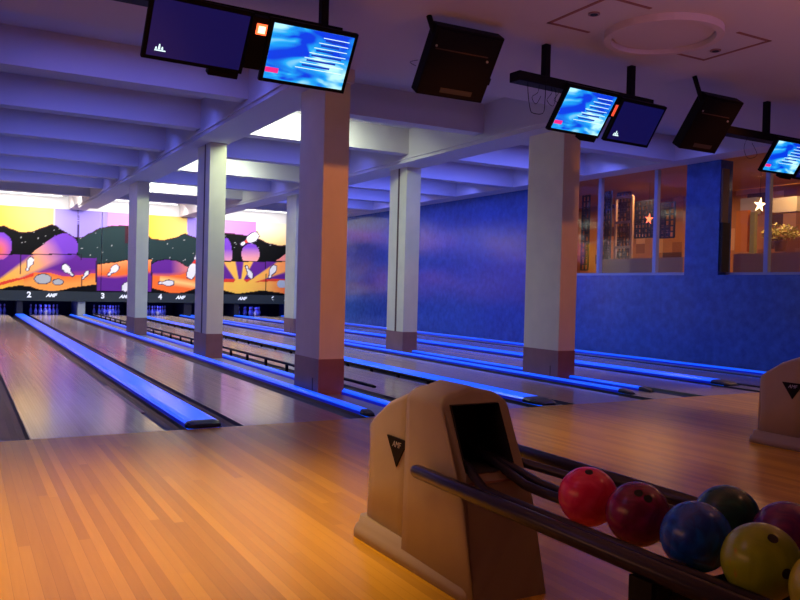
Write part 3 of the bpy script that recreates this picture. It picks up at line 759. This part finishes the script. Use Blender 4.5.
# patterned partition screen with dark lattice of squares
def lattice(px0, px1, py0, py1, X, nx, nz, mt, label, keep=.75, sd=1):
    a, b_ = at(px0, py1, 0, X), at(px1, py0, 0, X); rr = random.Random(sd)
    r = MB(); Y0, Y1 = min(a.y, b_.y), max(a.y, b_.y); Z0, Z1 = a.z, b_.z; w_ = .018
    for i in range(nx+1):
        y = Y0+(Y1-Y0)*i/nx; r.box(X-.02, X+.02, y-w_, y+w_, Z0, Z1)
    for j in range(nz+1):
        z = Z0+(Z1-Z0)*j/nz; r.box(X-.019, X+.019, Y0, Y1, z-w_, z+w_)
    for i in range(nx):
        for j in range(nz):
            if rr.random() < keep:
                y, z = Y0+(Y1-Y0)*(i+.5)/nx, Z0+(Z1-Z0)*(j+.5)/nz; s = .3*min((Y1-Y0)/nx, (Z1-Z0)/nz)
                r.box(X-.015, X+.015, y-s, y+s, z-s, z+s)
    o = r.build('lattice_screen', mt); tag(o, label, 'screen'); return o
M_LAT = mat('lattice_blue', (.035, .04, .075), .5)
lattice(599, 612, 184, 266, 14.9, 4, 16, M_LAT, 'dark blue square lattice behind the left mullion of the left window', .5, 2)
lattice(616, 631, 192, 262, 15.2, 4, 14, mat('lattice_brown', (.10, .05, .06), .5), 'brown square lattice seen through the pale wooden frame', .4, 3)
lattice(635, 655, 200, 238, 15.1, 6, 8, M_LAT, 'dark lattice around the glowing red star in the left window', .45, 4)
lattice(660, 675, 202, 238, 15.0, 3, 6, M_LAT, 'dark shelf lattice at the right side of the left window', .6, 5)
lattice(581, 590, 190, 270, 15.0, 2, 14, M_LAT, 'dark lattice strip at the left end of the left window', .5, 6)
# pale wooden frame
M_PALEW = mat('pale_wood', (.62, .40, .22), .5)
X = 14.7; a, b_ = at(614, 285, 0, X), at(633, 196, 0, X)
r = empty('ladder_rack', (X, min(a.y, b_.y), 0)); tag(r, 'tall pale wooden ladder rack in the room behind the left window', 'rack')
wdt = abs(a.y-b_.y)
for y in (0, wdt): MB().box(-.03, .03, y-.025, y+.025, 0-.1, b_.z).build('stile', M_PALEW, r)
for py in (196, 221, 246): z = at(624, py, 0, X).z; MB().box(-.03, .03, 0, wdt, z-.06, z).build('cross_rail', M_PALEW, r)
# star lamps
def star(px, py, X, R, emit, es, label, cone=None):
    p = at(px, py, 0, X); b = MB(); n = 5; v = []
    for k in range(2*n):
        a = pi/2+k*pi/n+.15; rr = R if k % 2 == 0 else R*.36; v.append((0, rr*cos(a), rr*sin(a)))
    front = b.bm.verts.new((-R*.3, 0, 0)); back = b.bm.verts.new((R*.3, 0, 0)); vv = [b.bm.verts.new(q) for q in v]
    for k in range(2*n):
        b.bm.faces.new((vv[k], vv[(k+1) % (2*n)], front)); b.bm.faces.new((vv[(k+1) % (2*n)], vv[k], back))
    r = empty('star_lamp', p); tag(r, label, 'star lamp', 'glowing stars behind the windows')
    b.build('star', mat('star_glow', (.5, .1, .05), .5, emit=emit, es=es), r)
    MB().tube([(0, 0, R*.9), (0, 0, 4.0-p.z)], .004, 6).build('cord', M_BLACKM, r)
star(649, 219, 14.4, .14, (1, .16, .06), 3.0, 'glowing red orange star hanging behind the left window')
star(760, 205, 14.2, .155, (1, .62, .30), 7, 'bright pale yellow star hanging behind the right window beside the mullion')
# things behind the right window
a, b_ = at(738, 224, 0, 15.6), at(735, 186, 0, 15.6)
def slab(name, X, px0, px1, py0, py1, th, mt, label, cat):
    a, b_ = at(px0, py1, 0, X), at(px1, py0, 0, X)
    o = box(name, mt, X, X+th, min(a.y, b_.y), max(a.y, b_.y), a.z, b_.z); tag(o, label, cat); return o
M_PALE = mat('pale_panel', (.50, .46, .34), .6)
slab('wall_panel', 16.0, 740, 757, 197, 215, .15, M_PALE, 'pale panel left of the bright star behind the right window', 'panel')
slab('wall_panel', 15.8, 771, 797, 196, 213, .3, M_PALE, 'long pale panel right of the mullion behind the right window', 'panel')
slab('curtain', 15.9, 735, 748, 210, 252, .1, mat('orange_curtain', (.75, .24, .03), .7), 'bright orange curtain behind the right window', 'curtain')
slab('curtain', 15.85, 749, 755, 212, 254, .1, mat('olive_curtain', (.26, .24, .10), .7), 'olive green curtain beside the bright orange one behind the right window', 'curtain')
slab('wall_band', 15.95, 735, 799, 183, 190, .1, mat('glow_band', (.95, .50, .16), .7), 'light orange band high in the room behind the right window', 'panel')
slab('counter', 14.9, 733, 800, 252, 274, .5, mat('counter_brown', (.45, .19, .10), .5), 'reddish brown counter front behind the right window', 'counter')
slab('counter', 13.9, 600, 683, 257, 274, .5, mat('counter_brown2', (.45, .20, .11), .5), 'reddish brown counter front behind the left window', 'counter')
# leafy plant
b = MB(); rr = random.Random(5); pc = at(782, 240, 0, 15.2)
r = empty('potted_plant', (15.15, pc.y, at(766, 252, 0, 15.15).z+.10)); tag(r, 'yellow green bushy plant behind the right window, right of the mullion', 'plant')
for k in range(260):
    a = rr.uniform(0, 2*pi); e = rr.uniform(-.2, 1.3); q = Vector((cos(a)*cos(e)*.3, sin(a)*cos(e)*.42, .28+sin(e)*.22))*rr.uniform(.6, 1)
    d1 = Vector((rr.uniform(-1, 1), rr.uniform(-1, 1), rr.uniform(-1, 1))).normalized()*.06; d2 = d1.cross(Vector((rr.uniform(-1, 1), rr.uniform(-1, 1), 1))).normalized()*.022
    b.poly([q-d1, q+d2, q+d1, q-d2])
b.build('foliage', mat('plant_green', (.42, .38, .08), .6, noise=.3), r)
MB().tube([(0, 0, -.1), (0, 0, .1), (0, 0, .12)], [.1, .15, .15], 16).build('pot', M_PLINTH, r)

# ------------------------------------------------------------------ lamps
def area(name, loc, size, col, power, rot=(0, 0, 0), spread=180):
    l = bpy.data.lights.new(name, 'AREA'); l.shape = 'RECTANGLE'; l.size, l.size_y = size; l.energy = power; l.color = col; l.spread = radians(spread)
    o = bpy.data.objects.new(name, l); C.objects.link(o); o.location = loc; o.rotation_euler = rot; return o
M_TUBE = mat('tube_glass', (.8, .8, .8), .3, emit=(.95, 1, .92), es=2.5)
M_TUBEB = mat('blue_tube_glass', (.2, .2, .8), .3, emit=(.15, .15, 1), es=1.2)
def tube_lamp(x0, x1, y, z, mt, label, group):
    r = empty('tube_lamp', ((x0+x1)/2, y, z)); tag(r, label, 'tube lamp', group); L = (x1-x0)/2
    MB().box(-L, L, -.06, .06, .03, CP-z).build('fitting', M_CEIL, r)
    MB().tube([(-L+.05, 0, 0), (L-.05, 0, 0)], .018, 10).build('tube', mt, r)
WHITE = (.84, 1.0, .74); BLUE = (.12, .16, 1.0); WARM = (1, .60, .20)
bays = [(-3.9, -.45), (.15, 3.53), (4.13, 7.58), (8.2, 12.1)]
# lit coffers of the bay between the two column rows
for (ya, yb), pw in (((LINES[1], LINES[2]), 85), ((LINES[3], LINES[4]), 62), ((LINES[5], LINES[6]), 95)):
    tube_lamp(4.4, 6.0, yb-.8, CP-.12, M_TUBE, 'white fluorescent tube in the ceiling coffer ending %.1f m down the lanes' % yb, 'white tubes in the coffers')
    area('fluorescent', (5.2, yb-.8, CP-.18), (1.6, .12), WHITE, pw, (radians(25), 0, 0))
# end coffers before the mural
for (a, b_), n in zip(bays, ('outside the left edge', 'above the two left lanes', 'above lanes 3 and 4', 'above the lanes by the blue wall')):
    for y, pw in ((28.0, 95), (30.3, 66)):
        tube_lamp(a+.3, b_-.3, y, CP-.12, M_TUBE, 'white fluorescent tube before the mural %s, %s one' % (n, 'nearer' if y < 29 else 'farther'), 'white tubes before the mural')
        area('fluorescent', ((a+b_)/2, y, CP-.18), (b_-a-.4, .12), (1, .98, .92), pw, (radians(40 if y < 29 else 20), 0, 0))
# blue tubes in the unlit coffers
for bi, ks, pw in ((0, (1, 3), 22), (1, (0, 1, 2, 3, 4, 5), 26), (2, (2, 4), 26), (3, (0, 1, 2, 3, 4, 5), 62)):
    a, b_ = bays[bi]
    for k in ks:
        area('blue_tube', ((a+b_)/2, LINES[k+1]-.9, CP-.3), (b_-a-.6, .1), BLUE, pw*(.4 if bi == 3 and k < 1 else 1), (radians(15), 0, 0))
# blue light in the pin pits
for c0 in PAIRS:
    for s in (-1, 1): area('pit_blue', (c0+s*.9, PIT+.25, .5), (.9, .08), (.02, .04, 1), 6, (radians(40), 0, 0))
# warm downlights of the approach
def spot(loc, tgt, col, power, ang, blend=.6, r=.06):
    l = bpy.data.lights.new('approach_spot', 'SPOT'); l.energy = power; l.color = col; l.spot_size = radians(ang); l.spot_blend = blend; l.shadow_soft_size = r
    o = bpy.data.objects.new('approach_spot', l); C.objects.link(o); o.location = loc
    o.rotation_euler = (Vector(tgt)-Vector(loc)).to_track_quat('-Z', 'Y').to_euler(); return o
spot((1.0, 3.8, 3.85), (.9, 4.4, 0), WARM, 720, 64, 1)
spot((4.9, 5.2, 3.85), (4.9, 5.5, 0), WARM, 190, 52, 1)
spot((8.9, 5.9, 3.85), (8.9, 6.3, 0), WARM, 190, 48, .7)
spot((4.6, 1.0, 3.85), (4.4, 2.2, 0), (1, .4, .2), 25, 95, .9)
# lights added without fittings: warm side fill, ceiling and violet washes, column spots
area('side_light', (-3.4, 3.6, 1.9), (.8, 4), (1, .42, .18), 26, (0, radians(-100), 0))  # added warm fill, out of frame at the left
area('ceiling_wash', (6.5, 2.6, 2.4), (5, 1.5), (1, .34, .20), 34, (radians(180), 0, 0))  # unseen uplight added to redden the approach ceiling
area('ceiling_wash', (1.0, 3.0, 2.6), (3, 1.5), (1, .34, .22), 14, (radians(180), 0, 0))  # second added uplight, farther left
area('violet_wash', (6.0, 3.2, 3.3), (5, .3), (.30, .22, 1), 4, (radians(95), 0, 0), 70)  # added to tint the first beam face blue-violet
spot((4.7, 4.4, 3.85), (4.1, 8.7, 1.7), (1, .27, .035), 290, 46, .8)  # spot added to turn the nearest column's front orange
spot((8.6, 4.6, 3.85), (8.1, 9.1, 1.8), (1, .25, .035), 170, 46, .8)  # same added tint for the column in the second row
area('violet_fill', (-.5, 3.4, 3.8), (3, .6), (.40, .25, 1), 6, (0, radians(-20), 0))  # added violet fill from the upper left
# cafe lamps
for y in (7.5, 10.5, 14, 18): area('cafe_lamp', (15.2, y, 3.9), (1.0, 1.0), (1, .55, .26), 46)
# world
wd = bpy.data.worlds.new('world'); bpy.context.scene.world = wd; wd.use_nodes = True
wd.node_tree.nodes['Background'].inputs[0].default_value = (.02, .015, .05, 1); wd.node_tree.nodes['Background'].inputs[1].default_value = .3
